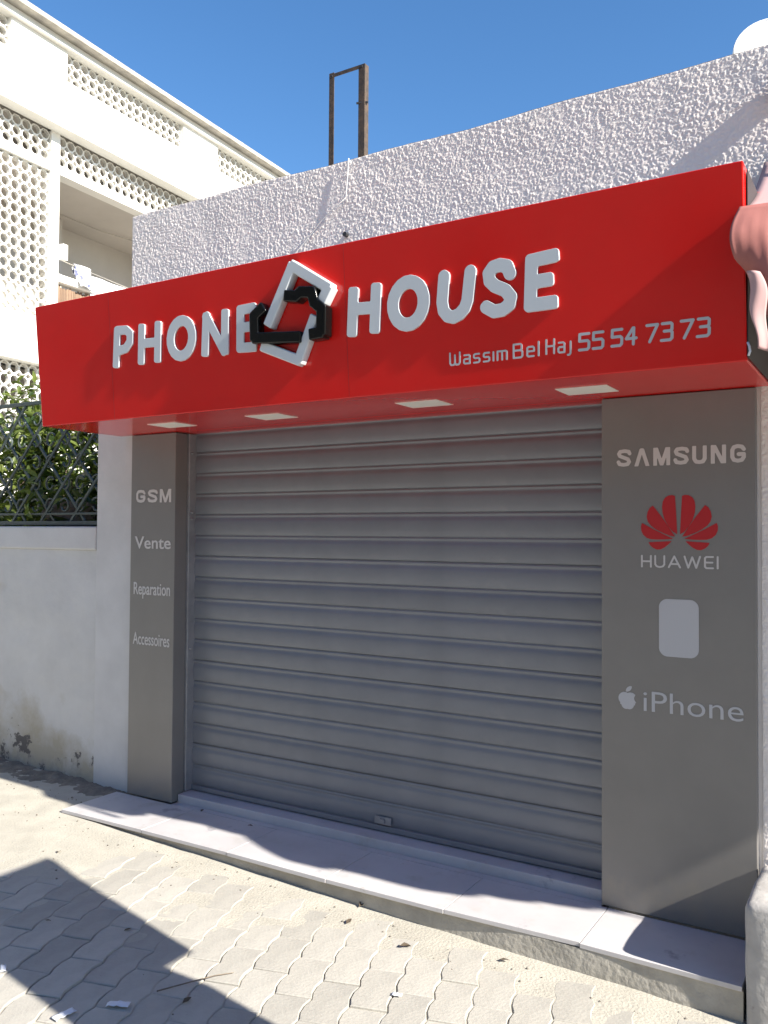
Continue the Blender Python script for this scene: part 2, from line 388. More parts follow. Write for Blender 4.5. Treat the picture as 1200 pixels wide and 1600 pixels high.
# ------------------------------------------------------------------ ground and paving (setting)
def gz(x, y=0): return -.042-.0235*max(min(x, 9), -6)
def soft(v): return v*v*(3-2*v) if 0 < v < 1 else (0 if v <= 0 else 1)
ground = MB().grid(lambda u, v: (-80+u*160, -80+v*160, gz(-80+u*160)-.085), 320, 4).build('ground', M['ground'], smooth=True)
tag(ground, kind='structure')
def sandz(x, y):
    n = mnoise.noise(Vector((x*2.1, y*2.1, 3)))*.004+mnoise.noise(Vector((x*9, y*9, 1)))*.0022+mnoise.noise(Vector((x*30, y*30, 5)))*.0009
    drift = .014*soft((.85-x+.35*mnoise.noise(Vector((x*1.7, y*1.7, 8))))/.9)*soft((y+1.25)/.5)
    edge = .010*soft((y+.52+.04*mnoise.noise(Vector((x*4, 0, 2))))/.12)*soft((2.2-x)/1.5)
    deep = -.0055*soft((mnoise.noise(Vector((x*1.6, y*1.6, 12)))+.25+.35*soft((x-1)/1.2))/.5)*soft((x-.5)/1.0)*soft((-.62-y)/.25)
    return gz(x)-.0030+n+drift+edge+deep
pavement = MB().grid(lambda u, v: (lambda x, y: (x, y, sandz(x, y)))(-3.5+u*10.5, -5+v*5.6), 420, 224).build('pavement', M['sand'], smooth=True)
tag(pavement, kind='structure')

PW, PL = .143, .272
dl = Vector((.29, -.957, 0)).normalized(); dn = Vector((-dl.y, dl.x, 0))
def paver_mesh():
    m = 6; side = []
    for i in range(m+1):
        u = -PL/2+PL*i/m; ph = (u/PL*2) % 1
        side.append((u, .0085*(abs(ph-.5)*4-1)))
    g = .0011
    outl = [(u, PW/2+w) for u, w in side]+[(u, -PW/2+w) for u, w in side[::-1]]
    def ring(ins, z):
        res = []
        for i, (u, w) in enumerate(outl):
            top = i <= m
            uu = u-math.copysign(ins, u) if abs(abs(u)-PL/2) < 1e-6 else u
            res.append((uu, w-ins if top else w+ins, z))
        return res
    n = len(outl); vs = ring(g+.003, 0)+ring(g, -.003)+ring(g, -.05)
    fs = [tuple(range(n))]
    for k in (0, 1):
        for i in range(n): fs.append((k*n+i, (k+1)*n+i, (k+1)*n+(i+1) % n, k*n+(i+1) % n))
    return vs, fs
pv, pf_ = paver_mesh()
cands = []
O = Vector((2.30, -.67, 0))
for j in range(-70, 70):
    for i in range(-40, 40):
        p = O+dn*(j*PW)+dl*((i+.5*(j % 2))*PL)
        if not (-3.3 < p.x < 6.9 and -4.9 < p.y < .0): continue
        if p.x > -.22 and p.y > -.52: continue
        if p.x > 3.4 and p.y > -.56: continue
        d = p+Vector((0, 0, gz(p.x)))-CAM; zc = d.dot(fw)
        sx = FPX*d.dot(r2)/zc/600 if zc > .2 else 9; sy = FPX*d.dot(u2)/zc/800 if zc > .2 else 9
        vis = zc > .2 and abs(sx) < 1.06 and abs(sy) < 1.08
        cands.append((0 if vis else 1, zc if zc > 0 else 9, p, i, j))
cands.sort(key=lambda c: (c[0], c[1]))
pmesh = None; rest = MB(); npv = 0
def pmat(p, k):
    t = Matrix.Translation(p+Vector((0, 0, gz(p.x)+rnd.uniform(-.003, .0015))))
    rz = math.atan2(dl.y, dl.x)+rnd.uniform(-.012, .012)
    return t @ Matrix.Rotation(rz, 4, 'Z') @ Matrix.Rotation(rnd.uniform(-.012, .012), 4, 'X') @ Matrix.Rotation(rnd.uniform(-.012, .012), 4, 'Y') @ Matrix.Diagonal((rnd.uniform(.985, 1.0), rnd.uniform(.97, 1.0), 1, 1))
for c in cands:
    mw = pmat(c[2], 0)
    if npv < 300 and c[0] == 0:
        if pmesh is None:
            mb = MB(); mb.add(pv, pf_); o = mb.build('paving_stone', M['paver'], pavement); pmesh = o.data
        else:
            o = bpy.data.objects.new('paving_stone', pmesh); col.objects.link(o); o.parent = pavement
        o.matrix_local = mw; npv += 1
    else: rest.add([mw @ Vector(q) for q in pv], pf_)
o = rest.build('paving_stones', M['paver'], pavement); tag(o, kind='stuff')

# dirt heaped along the foot of the left wall
def dirtz(x, y):
    k = soft((y+.36+.10*mnoise.noise(Vector((x*3, 7, 1))))/.34)*soft((x+3.3)/.4)*soft((.16-x)/.22)
    return gz(x)-.02+.05*k+k*(.016*mnoise.noise(Vector((x*11, y*11, 4)))+.008*mnoise.noise(Vector((x*35, y*35, 2))))
dirt = MB().grid(lambda u, v: (lambda x, y: (x, y, dirtz(x, y)))(-3.3+u*3.5, -.42+v*.5), 260, 44).build('dirt', M['dirt'], smooth=True)
tag(dirt, kind='stuff')

# ------------------------------------------------------------------ the shop building
S = 2.2
shop = empty('shop_building', (1.8, .2, 0), 'low shop front in rough white stucco with grey roller shutter and grey side panels', 'building')
def P(o): return adopt(o, shop)
def top_wall(X): return 3.578+.006*np.sin(X*2.3)+.004*np.sin(X*7.1+1)
P(box('wall', M['stucco'], -.045, 2.97, .0301, .15, 2.235, 3.566))
P(box('wall', M['stucco'], 2.97, 3.78, .0301, .35, -.3, 3.566))
P(box('wall', M['plaster'], -.0, .36, .1015, .35, -.2, 2.232))
P(box('wall', M['plaster'], .36, 2.97, .21, .35, 2.215, 2.60))
P(box('wall', M['plaster'], -.045, .02, .36, 3.6, -.2, 2.40))
P(box('wall', M['plaster'], -.045, 8.3, 3.6, 3.8, -.2, 2.40))
P(box('roof', M['concrete'], -.06, 8.35, .151, 3.83, 2.61, 2.70))
P(rough_sheet('stucco_skin', M['stucco'], -.05, 3.785, 2.70, 3.572, .026, .0034, .0029, 3, shop, top_wall))
bpy.data.objects['stucco_skin'].parent = None
P(bpy.data.objects['stucco_skin'])
q = rough_sheet('stucco_skin', M['stucco'], 3.588, 3.785, -.1, 2.697, .026, .0042, .0030, 9, None); P(q)
# top edge of the parapet, slightly uneven
P(MB().grid(lambda u, v: (-.05+u*3.83, .026+v*.125, float(top_wall(np.float64(-.05+u*3.83)))-.0005-.006*v+.002*mnoise.noise(Vector((u*60, v*6, 0)))), 160, 6).build('parapet_top', M['stucco'], smooth=True))
P(box('pillar', M['plaster'], -.371, -.047, .05, .34, -.2, 2.62, bevel=.008))
# grey cladding panels either side of the shutter
lp = P(box('cladding_panel', M['cladding'], 0, .3735, 0, .1, .004, S-.003, bevel=.004))
rp = P(box('cladding_panel', M['cladding'], 2.946, 3.572, 0, .155, .004, S-.003, bevel=.004))
def sub(me, name, m, parent, yf=lambda z: 0., depth=.0015, smooth=False):
    stand(me, yf, depth)
    o = put(me, name, m); adopt2(o, parent); return o
def adopt2(o, parent):
    bpy.context.view_layer.update(); o.parent = parent; o.matrix_parent_inverse = parent.matrix_world.inverted(); return o
D0 = .0016
for s_, x0, x1, zb, cap, bo in (('Vente', .040, .345, 1.502, .073, .012), ('Reparation', .036, .344, 1.222, .074, .010), ('Accessoires', .035, .344, .918, .074, .006)):
    o = sub(text_mesh(s_, x0, x1, zb, cap, D0, bo), 'lettering', M['vinyl'], lp, depth=D0)
o = sub(word_mesh('GSM', GB, .046, .345, 1.780, .080, .0084, D0, gap=.16, clip=True), 'lettering', M['vinyl'], lp, depth=D0)
o = sub(word_mesh('SAMSUNG', GB, 3.017, 3.534, 1.896, .076, .0078, D0, gap=.2, clip=True), 'lettering', M['vinyl'], rp, depth=D0)
o = sub(word_mesh('HUAWEI', GT, 3.121, 3.426, 1.468, .046, .0036, D0, gap=.34), 'lettering', M['vinyl'], rp, depth=D0)
o = sub(text_mesh('iPhone', 3.127, 3.522, .858, .087, D0, -.004), 'lettering', M['vinyl_white'], rp, depth=D0)
pet = [[(437,680),(441,600),(446,517),(458,513),(474,515),(489,524),(498,540),(501,562),(499,588),(490,618),(474,646),(455,669)],
       [(446,690),(472,650),(505,603),(541,557),(554,566),(564,584),(568,606),(563,626),(550,643),(528,659),(498,674),(468,686)],
       [(454,699),(495,680),(540,658),(588,632),(593,645),(592,664),(584,682),(568,696),(548,702),(520,703),(488,702)],
       [(460,709),(495,711),(530,713),(560,715),(552,729),(540,739),(524,746),(508,745),(490,736),(474,723)]]
for pl in pet:
    for sg in (1, -1):
        lp_ = [(3.2725+sg*(x-431)*.000957, 1.768-(y-515)*.000983) for x, y in pl]
        sub(loops_mesh([lp_], D0), 'emblem_petal', M['vinyl_red'], rp, depth=D0)
# plain pale panel sticker in the place of the figure on the panel
def rr_field(x0, x1, y0, y1, r):
    cx, cy = (x0+x1)/2, (y0+y1)/2
    def fn(X, Y):
        p = np.abs(X-cx)-(x1-x0)/2+r; q_ = np.abs(Y-cy)-(y1-y0)/2+r
        return np.hypot(np.maximum(p, 0), np.maximum(q_, 0))+np.minimum(np.maximum(p, q_), 0)-r
    return field((x0, x1, y0, y1), .003, fn)
sub(loops_mesh(rr_field(3.192, 3.352, 1.095, 1.335, .035), D0), 'sticker', M['vinyl_white'], rp, depth=D0)
def apple(X, Y):
    x = (X-3.019)/.098; y = (Y-.857)/.098
    c = lambda a, b, r: np.hypot(x-a, y-b)-r
    d = np.minimum(np.minimum(c(.29, .47, .27), c(.55, .47, .27)), np.minimum(c(.35, .21, .20), c(.49, .21, .20)))
    d = np.minimum(d, np.maximum(np.maximum(.2-y, y-.5), np.maximum(.1-x, x-.74)))
    d = np.maximum(d, -c(.90, .50, .20)); d = np.maximum(d, -c(.42, .82, .10)); d = np.maximum(d, -c(.42, -.06, .08))
    leaf = np.maximum(c(.36, 1.0, .24), c(.58, .78, .24))
    return np.minimum(d, leaf)
sub(loops_mesh(field((3.012, 3.125, .85, .97), .0025, apple), D0), 'emblem', M['vinyl_white'], rp, depth=D0)
# roller shutter: slats are curved strips hooked one under the other
PITCH_S = .1257
sh = P(box('roller_shutter', M['shutter'], .385, 3.0, .176, .182, .05, 2.214))
prof = [(0, -.001), (.012, .001), (.030, -.0045), (.065, -.0075), (.105, -.004), (.135, .0), (.19, -.0015), (.25, -.0075), (.31, -.0125), (.40, -.0155), (.55, -.0165), (.72, -.0150), (.86, -.0105), (.95, -.005), (.98, -.001), (1.0, .006)]
mb = MB()
nseg = 24
def slat_pt(u, v, dpt):
    x = .386+u*2.61; t, y = prof[v]
    y += .0012*mnoise.noise(Vector((x*1.5, t*2, 3)))
    return (x, .162+y*.5+dpt, -t*PITCH_S)
vs_ = [slat_pt(i/nseg, j, 0) for j in range(len(prof)) for i in range(nseg+1)]
mb.add(vs_, [(j*(nseg+1)+i, j*(nseg+1)+i+1, (j+1)*(nseg+1)+i+1, (j+1)*(nseg+1)+i) for j in range(len(prof)-1) for i in range(nseg)])
smesh = None
for k in range(17):
    z = 2.2127-.0+.0-PITCH_S*k
    if smesh is None:
        o = mb.build('slat', M['shutter'], None, smooth=True); smesh = o.data
    else:
        o = bpy.data.objects.new('slat', smesh); col.objects.link(o)
    o.location = (0, rnd.uniform(-.0015, .0015), z); adopt2(o, sh)
o = box('bottom_bar', M['shutter'], .386, 2.996, .146, .172, .052, .082, bevel=.004); adopt2(o, sh)
o = MB().box(1.70, 1.80, .138, .146, .090, .130).box(1.735, 1.765, .128, .138, .098, .122).build('lock', M['rail_grey'], bevel=.003); adopt2(o, sh)
o = box('guide_rail', M['rail_grey'], .335, .389, .101, .1745, .05, 2.197, bevel=.003); adopt2(o, sh)
o = box('guide_rail', M['rail_grey'], 2.99, 3.03, .1565, .1745, .05, 2.197, bevel=.003); adopt2(o, sh)
for z in (2.08, 1.72, 1.68, .9):
    o = MB().tube([(.389, .118+rnd.uniform(0, .02), z), (.3945, .12, z+.004)], .007, 7).build('weld', M['rail_grey'], smooth=True); adopt2(o, sh)

# neighbouring shop to the right, only its left edge shows
nb = empty('neighbour_shop', (6, .2, 0), 'rough white stucco shop wall at the right edge, behind the pink awning', 'building')
adopt(box('wall', M['stucco'], 3.7855, 8.3, .028, .35, -.3, 3.57), nb)
adopt(box('door', M['dark'], 4.6, 6.2, .015, .027, 0, 2.1), nb)

# ------------------------------------------------------------------ entrance step
step = empty('entrance_step', (1.8, -.2, 0), 'long low step of pale grey marble tiles along the shop front', 'step')
def adS(o): return adopt(o, step)
adS(MB().grid(lambda u, v: (-.085+u*3.66, -.378+.006*mnoise.noise(Vector((u*14, v*3, 2)))-.012*(1-v), -.28+v*(.28-.0205)), 90, 10).build('step_face', M['concrete'], smooth=True))
adS(box('step_base', M['concrete'], -.083, 3.573, -.366, .2, -.3, -.0215))
edges = [-.088, .56, 1.165, 1.775, 2.385, 2.975, 3.573]
for i in range(6):
    a, b = edges[i]+.0016, edges[i+1]-.0016
    yo = (-.408, -.399, -.398, -.404, -.396, -.380)[i]; yo2 = (-.398, -.396, -.406, -.398, -.372, -.386)[i]
    t = MB(); z1 = -.0002+(-.0006 if i % 2 else 0)
    t.add([(a, yo, -.0195), (b, yo2, -.0195), (b, -.004, -.0195), (a, -.004, -.0195), (a, yo, z1), (b, yo2, z1), (b, -.004, z1), (a, -.004, z1)],
          [(0,3,2,1),(4,5,6,7),(0,1,5,4),(1,2,6,5),(2,3,7,6),(3,0,4,7)])
    adS(t.build('floor_tile', M['tile'], bevel=.0015))
adS(box('floor_tile', M['tile'], .376, 2.944, -.001, .045, -.0195, -.001))
adS(box('threshold', M['tile'], .378, 2.943, .048, .2, -.02, .047, bevel=.004))

# ------------------------------------------------------------------ red shop sign
FT = 2.873
def yface(z): return -.55-.06*(z-2.2)/.673
sign = empty('shop_sign', (1.75, -.3, 2.2), 'long glossy red shop sign box with raised white letters over the shutter', 'sign')
def adG(o): return adopt(o, sign)
b = MB()
b.add([(-.125, yface(S), S), (3.622, yface(S), S), (3.622, .024, S), (-.125, .024, S), (-.128, yface(FT), FT), (3.620, yface(FT), FT), (3.620, .012, FT), (-.128, .012, FT)],
      [(0,3,2,1),(4,5,6,7),(0,1,5,4),(1,2,6,5),(2,3,7,6),(3,0,4,7)])
signbox = adG(b.build('sign_box', M['red'], bevel=.004))
adG(box('bounce_cover', M['rail_grey'], -.122, 3.612, -.50, .0, FT+.001, FT+.004))  # unseen grey sheet, added to cut the red bounce onto the stucco
for xj in (.478, 1.985):
    j_ = MB().add([(xj-.0012, yface(S+.004)-.0007, S+.004), (xj+.0012, yface(S+.004)-.0007, S+.004), (xj+.0012, yface(FT-.004)-.0007, FT-.004), (xj-.0012, yface(FT-.004)-.0007, FT-.004)], [(0, 1, 2, 3)]).build('panel_joint', M['joint']); adG(j_)
adG(box('soffit', M['red'], .377, 2.943, .0245, .155, S, S+.03))
adG(box('end_shade', M['dark'], 3.6235, 3.6265, -.555, -.02, 2.212, 2.86))  # dark sheet that paints the awning's shade onto the right end of the sign
L1, L2 = .0205, .0232
letters = [
 (L1, [[(0.5428, 2.6617), (0.5191, 2.4873)], [(0.5428, 2.6617), (0.6097, 2.6567), (0.637, 2.6342), (0.6316, 2.5919), (0.597, 2.5619), (0.5341, 2.554)]]),
 (L1, [[(0.7248, 2.6546), (0.7078, 2.4861)], [(0.843, 2.6545), (0.8264, 2.4856)], [(0.7187, 2.5752), (0.8347, 2.5695)]]),
 (L1*1.12, [[(1.0726, 2.5617), (1.0649, 2.5356), (1.0508, 2.5128), (1.0317, 2.4955), (1.0093, 2.4853), (0.9858, 2.4834), (0.9636, 2.49), (0.9448, 2.5045), (0.9314, 2.5255), (0.9247, 2.5509), (0.9254, 2.5782), (0.9334, 2.6047), (0.9479, 2.6276), (0.9674, 2.6447), (0.9899, 2.6545), (1.0133, 2.6559), (1.0352, 2.6489), (1.0536, 2.6343), (1.0666, 2.6135), (1.0732, 2.5885), (1.0726, 2.5617)]]),
 (L1, [[(1.1721, 2.6551), (1.1522, 2.4827)], [(1.1721, 2.6551), (1.2756, 2.4792)], [(1.2942, 2.6563), (1.28, 2.4787)]]),
 (L1, [[(1.3903, 2.6584), (1.3783, 2.4822)], [(1.3903, 2.6584), (1.4664, 2.6596)], [(1.3851, 2.5762), (1.451, 2.5749)], [(1.3783, 2.4822), (1.4578, 2.4783)]]),
 (L2, [[(2.0346, 2.6516), (2.0181, 2.4829)], [(2.1513, 2.6532), (2.1354, 2.484)], [(2.029, 2.5795), (2.1445, 2.5727)]]),
 (L2*1.08, [[(2.3793, 2.5586), (2.3718, 2.5323), (2.3579, 2.5093), (2.3388, 2.4921), (2.3165, 2.4821), (2.2929, 2.4806), (2.2705, 2.4877), (2.2515, 2.5028), (2.2379, 2.5244), (2.2309, 2.5505), (2.2314, 2.5783), (2.2393, 2.605), (2.2537, 2.6281), (2.2732, 2.6451), (2.2958, 2.6545), (2.3193, 2.6555), (2.3413, 2.6479), (2.3598, 2.6327), (2.373, 2.6113), (2.3797, 2.5858), (2.3793, 2.5586)]]),
 (L2, [[(2.4783, 2.6532), (2.4653, 2.551), (2.4701, 2.5154), (2.4886, 2.492), (2.5129, 2.4843), (2.5411, 2.4931), (2.5662, 2.5145), (2.5793, 2.5434), (2.5973, 2.6552)]]),
 (L2, [[(2.7664, 2.6221), (2.7552, 2.652), (2.7246, 2.6612), (2.6956, 2.6568), (2.6766, 2.6357), (2.6796, 2.6051), (2.7012, 2.5825), (2.7455, 2.5598), (2.7672, 2.5315), (2.7598, 2.5027), (2.7306, 2.4856), (2.6935, 2.4844), (2.6609, 2.5052)]]),
 (L2, [[(2.8577, 2.6565), (2.8466, 2.4883)], [(2.8577, 2.6565), (2.9462, 2.6612)], [(2.8534, 2.5746), (2.922, 2.5755)], [(2.8466, 2.4883), (2.9369, 2.4879)]]),
]
def raised(loops, depth, name, m, parent, bev=.003, off=0.):
    me = loops_mesh(loops, depth, bev); stand(me, lambda z: yface(z)-off, depth)
    o = put(me, name, m); adopt2(o, parent); return o
for hw, pls in letters: raised(strokes_loops(pls, hw*1.12), .010, 'letter', M['white_letter'], sign, .001)
W1 = [(1.581, 2.5634), (1.7326, 2.8034), (1.9239, 2.679), (1.8894, 2.6302)]
W2 = [(1.5385, 2.4659), (1.7399, 2.3831), (1.836, 2.561)]
B1 = [(1.7018, 2.6716), (1.7555, 2.6623), (1.7818, 2.6769), (1.8418, 2.6686), (1.8542, 2.6209), (1.8923, 2.5899), (1.8843, 2.4871), (1.8319, 2.485)]
B2 = [(1.5569, 2.6372), (1.5061, 2.606), (1.5028, 2.5055), (1.7558, 2.4835)]
def polybar(pl, hw):
    def fn(X, Y):
        D = np.full(X.shape, 1e3)
        for i, (a, b_) in enumerate(zip(pl, pl[1:])):
            D = np.minimum(D, sd_bar(X, Y, a, b_, hw, hw*.55 if 0 < i < len(pl)-2 else hw*.5, hw*.25))
        return D
    xs = [p[0] for p in pl]; ys = [p[1] for p in pl]
    return field((min(xs)-.05, max(xs)+.05, min(ys)-.05, max(ys)+.05), .004, fn)
raised(polybar(W1, .0255), .046, 'emblem_link', M['white_letter'], sign, .006)
raised(polybar(W2, .0245), .040, 'emblem_link', M['white_letter'], sign, .006)
o = raised(polybar(B1, .0255), .056, 'emblem_link', M['black_gloss'], sign, .005, .004); o['label'] = 'glossy black angular link of the emblem'
o = raised(polybar(B2, .0255), .052, 'emblem_link', M['black_gloss'], sign, .005, .004); o['label'] = 'glossy black angular link of the emblem'
def flat(word, x0, x1, zb, cap, hw, gap, space, slant=0.):
    me = word_mesh(word, G, x0, x1, zb, cap, hw, D0, gap, space, slant=slant)
    stand(me, yface, D0); o = put(me, 'lettering', M['vinyl_white']); adopt2(o, sign)
flat('Wassim', 2.488, 2.739, 2.294, .048, .0036, .3, .5, .03)
flat('Bel', 2.768, 2.872, 2.295, .052, .0036, .3, .5, .03)
flat('Haj', 2.903, 3.000, 2.297, .053, .0036, .3, .5, .03)
flat('55', 3.034, 3.124, 2.298, .058, .0052, .28, .5, .06)
flat('54', 3.158, 3.247, 2.299, .058, .0052, .28, .5, .06)
flat('73', 3.284, 3.374, 2.300, .059, .0052, .28, .5, .06)
flat('73', 3.404, 3.500, 2.300, .060, .0052, .28, .5, .06)
for x in (.49, 1.195, 2.09, 2.855):
    o = adG(box('soffit_light', M['lamp'], x, x+.215, -.335, -.165, S-.0035, S-.0005, bevel=.001))

# ------------------------------------------------------------------ left boundary wall and iron fence
bw = empty('boundary_wall', (-1.8, .15, 0), 'old white plastered boundary wall with peeling foot, left of the shop pillar', 'wall')
def adW(o): return adopt(o, bw)
def wallpt(u, v):
    x = -3.6+u*(3.6-.372); z = -.12+v*1.60
    return (x, .062-.012*mnoise.noise(Vector((x*1.3, z*1.3, 1)))-.004*mnoise.noise(Vector((x*7, z*7, 6))), z)
adW(MB().grid(wallpt, 200, 100).build('wall', M['old_plaster'], smooth=True))
adW(box('wall', M['old_plaster'], -3.6, -.372, .08, .33, -.2, 1.47))
adW(box('coping', M['plaster'], -3.6, -.3725, .044, .34, 1.481, 1.635, bevel=.012))
fence = empty('iron_fence', (-1.8, .11, 1.64), 'dark green wrought iron fence with crossed bars and scrolls on top of the boundary wall', 'fence')
def adF(o): return adopt(o, fence)
FY, FZ0, FZ1 = .11, 1.672, 2.482
FX0, FX1 = -3.6, -.3735
adF(box('rail', M['iron'], FX0, FX1, FY-.014, FY+.014, FZ0-.028, FZ0, bevel=.003))
adF(box('rail', M['iron'], FX0, FX1, FY-.014, FY+.014, FZ0+.042, FZ0+.056, bevel=.002))
adF(box('rail', M['iron'], FX0, FX1, FY-.014, FY+.014, FZ1, FZ1+.026, bevel=.003))
SP = .31; H_ = FZ1-FZ0
def clipbar(xa, za, xb, zb):
    pts = []
    (x0, z0), (x1, z1) = ((xa, za), (xb, zb))
    t0, t1 = 0, 1
    for lim, sgn in ((FX0, 1), (FX1, -1)):
        pass
    dx = x1-x0
    ts = [0, 1]
    if dx:
        ta, tb = (FX0-x0)/dx, (FX1-x0)/dx
        t0, t1 = max(0, min(ta, tb)), min(1, max(ta, tb))
    if t1-t0 < .02: return None
    return ((x0+dx*t0, z0+(z1-z0)*t0), (x0+dx*t1, z0+(z1-z0)*t1))
def flatbar(a, b_, y, w=.008, t=.006):
    d = Vector((b_[0]-a[0], 0, b_[1]-a[1])); L = d.length; d /= L; nrm = Vector((-d.z, 0, d.x))
    A, B_ = Vector((a[0], y, a[1])), Vector((b_[0], y, b_[1]))
    vs = [p+nrm*w*s1+Vector((0, t*s2, 0)) for p in (A, B_) for s1 in (-1, 1) for s2 in (-1, 1)]
    return MB().add(vs, [(0,1,3,2),(4,6,7,5),(0,4,5,1),(1,5,7,3),(3,7,6,2),(2,6,4,0)])
k = 0
x = FX0-H_
cross = []
while x < FX1:
    for sg in (1, -1):
        xa, xb = (x, x+H_*.92) if sg > 0 else (x+H_*.92, x)
        c = clipbar(xa, FZ0, xb, FZ1)
        if c: adF(flatbar(c[0], c[1], FY+(-.0065 if sg > 0 else .0065)).build('bar', M['iron']))
    x += SP
# scrolls: rows of C shaped curls beside the bar crossings
def scroll_pts(cx, cz, r, a0, mir):
    pts = []
    for i in range(22):
        t = i/21; a = a0+mir*t*5.4; rr = r*(1-.38*t)
        pts.append((cx+rr*math.cos(a)*.92, FY, cz+rr*math.sin(a)))
    return pts
for row in range(5):
    z = FZ0+.105+row*.15
    x = FX0+.05+(row % 2)*SP/2
    i = 0
    while x < FX1-.04:
        if FX0+.05 < x < FX1-.05 and z < FZ1-.04:
            pts = scroll_pts(x+rnd.uniform(-.004, .004), z, .052, (.6 if (i+row) % 2 else 2.5), 1 if (i+row) % 2 else -1)
            adF(MB().tube(pts, .0062, 5, flat=1.5).build('scroll', M['iron'], smooth=True))
        x += SP/2 if True else SP
        i += 1

# ------------------------------------------------------------------ shrubs behind the fence
def shrub(x, y, h, w, nleaf, mats, label, seed, base=0.0):
    rs = random.Random(seed)
    root = empty('shrub', (x, y, base), label, 'shrub', 'shrubs behind the iron fence')
    tips = []; br = MB()
    for i in range(9):
        a = rs.uniform(0, 6.28); sp_ = w*rs.uniform(.3, 1); top = Vector((math.cos(a)*sp_, math.sin(a)*sp_*.6, h*rs.uniform(.62, 1)))
        pts = [Vector((rs.uniform(-.05, .05), rs.uniform(-.05, .05), 0))]
        for t in (.35, .7, 1): pts.append(top*t+Vector((rs.uniform(-.06, .06), rs.uniform(-.06, .06), 0)))
        br.tube(pts, [.016, .012, .008, .004], 5); tips += [(pts[1], pts[2]), (pts[2], pts[3]), (pts[2], pts[3])]
        for _ in range(2):
            s0 = pts[2].lerp(pts[3], rs.random()); e = s0+Vector((rs.uniform(-.3, .3), rs.uniform(-.2, .2), rs.uniform(.02, .25)))
            br.tube([s0, e], [.006, .003], 4); tips += [(s0, e)]*2
    br.build('branches', M['bark'], root, smooth=True)
    for mi, mm in enumerate(mats):
        lf = MB()
        for _ in range(nleaf//len(mats)):
            a_, b_ = rs.choice(tips); p = a_.lerp(b_, rs.random()**.6)+Vector((rs.gauss(0, .10), rs.gauss(0, .08), rs.gauss(0, .10)))
            L = rs.uniform(.065, .125); W_ = L*rs.uniform(.36, .5)
            d = Vector((rs.gauss(0, 1), rs.gauss(-.25, .8), rs.gauss(-.1, .6))).normalized()
            n_ = Vector((rs.gauss(0, .6), rs.gauss(-.2, .6), 1)).normalized(); sd = d.cross(n_).normalized(); n_ = sd.cross(d)
            m1 = p+d*L*.35; m2 = p+d*L*.7; cup = n_*W_*.22
            lf.add([p, m1+sd*W_/2+cup, m1, m1-sd*W_/2+cup, m2+sd*W_*.36+cup*.7, m2-n_*L*.05, m2-sd*W_*.36+cup*.7, p+d*L-n_*L*.15],
                   [(0,2,1),(0,3,2),(1,2,5,4),(2,3,6,5),(4,5,7),(5,6,7)])
        lf.build('foliage', mm, root, smooth=True, bevel=0)
    return root
shrub(-.95, .62, 2.42, .55, 3000, [M['leaf_a'], M['leaf_b']], 'broad leaved shrub nearest the white pillar behind the fence', 1)
shrub(-1.75, .75, 2.50, .55, 3000, [M['leaf_a'], M['leaf_b']], 'leafy shrub rising just above the fence rail left of the red sign', 2)
shrub(-2.6, .95, 2.60, .6, 3000, [M['leaf_b'], M['leaf_a']], 'lighter leaved shrub behind the fence at the left edge of the photo', 3)
shrub(-1.3, 1.7, 2.35, .6, 2200, [M['leaf_a'], M['leaf_b']], 'darker shrub further back in the yard behind the nearest shrub', 4)
shrub(-2.5, 2.1, 2.35, .7, 2200, [M['leaf_a'], M['leaf_b']], 'low dark shrub in the yard close to the white apartment building', 5)
pl = MB()
for k_, (r_, z_) in enumerate([(.0, 1.36), (.16, 1.36), (.20, 1.62), (.22, 1.64), (.22, 1.68), (.19, 1.68), (.17, 1.62), (0, 1.62)]): pass
ring = [(.14, 0), (.19, .25), (.21, .27), (.21, .31), (.18, .31), (.165, .27), (0.001, .26)]
nn = 20
vs_ = [(r_*math.cos(2*math.pi*i/nn), r_*math.sin(2*math.pi*i/nn), z_) for r_, z_ in ring for i in range(nn)]
fs_ = [(j*nn+i, j*nn+(i+1) % nn, (j+1)*nn+(i+1) % nn, (j+1)*nn+i) for j in range(len(ring)-1) for i in range(nn)]+[tuple(range(nn))[::-1]]
pot = MB().add(vs_, fs_).build('flower_pot', M['planter'], smooth=False); pot.location = (-1.02, .345, 1.50)
tag(pot, 'grey brown flower pot behind the lower bars of the iron fence', 'flower pot')
ped = empty('garden_bench', (-1.1, .40, 0), 'low brown garden ledge carrying the flower pot behind the fence', 'ledge')
adopt(box('ledge_top', M['planter'], -1.9, -.4, .345-.0, .62, 1.44, 1.497, bevel=.01), ped)
adopt(box('support', M['planter'], -1.85, -1.6, .40, .60, -.1, 1.439), ped); adopt(box('support', M['planter'], -.7, -.45, .40, .60, -.1, 1.439), ped)

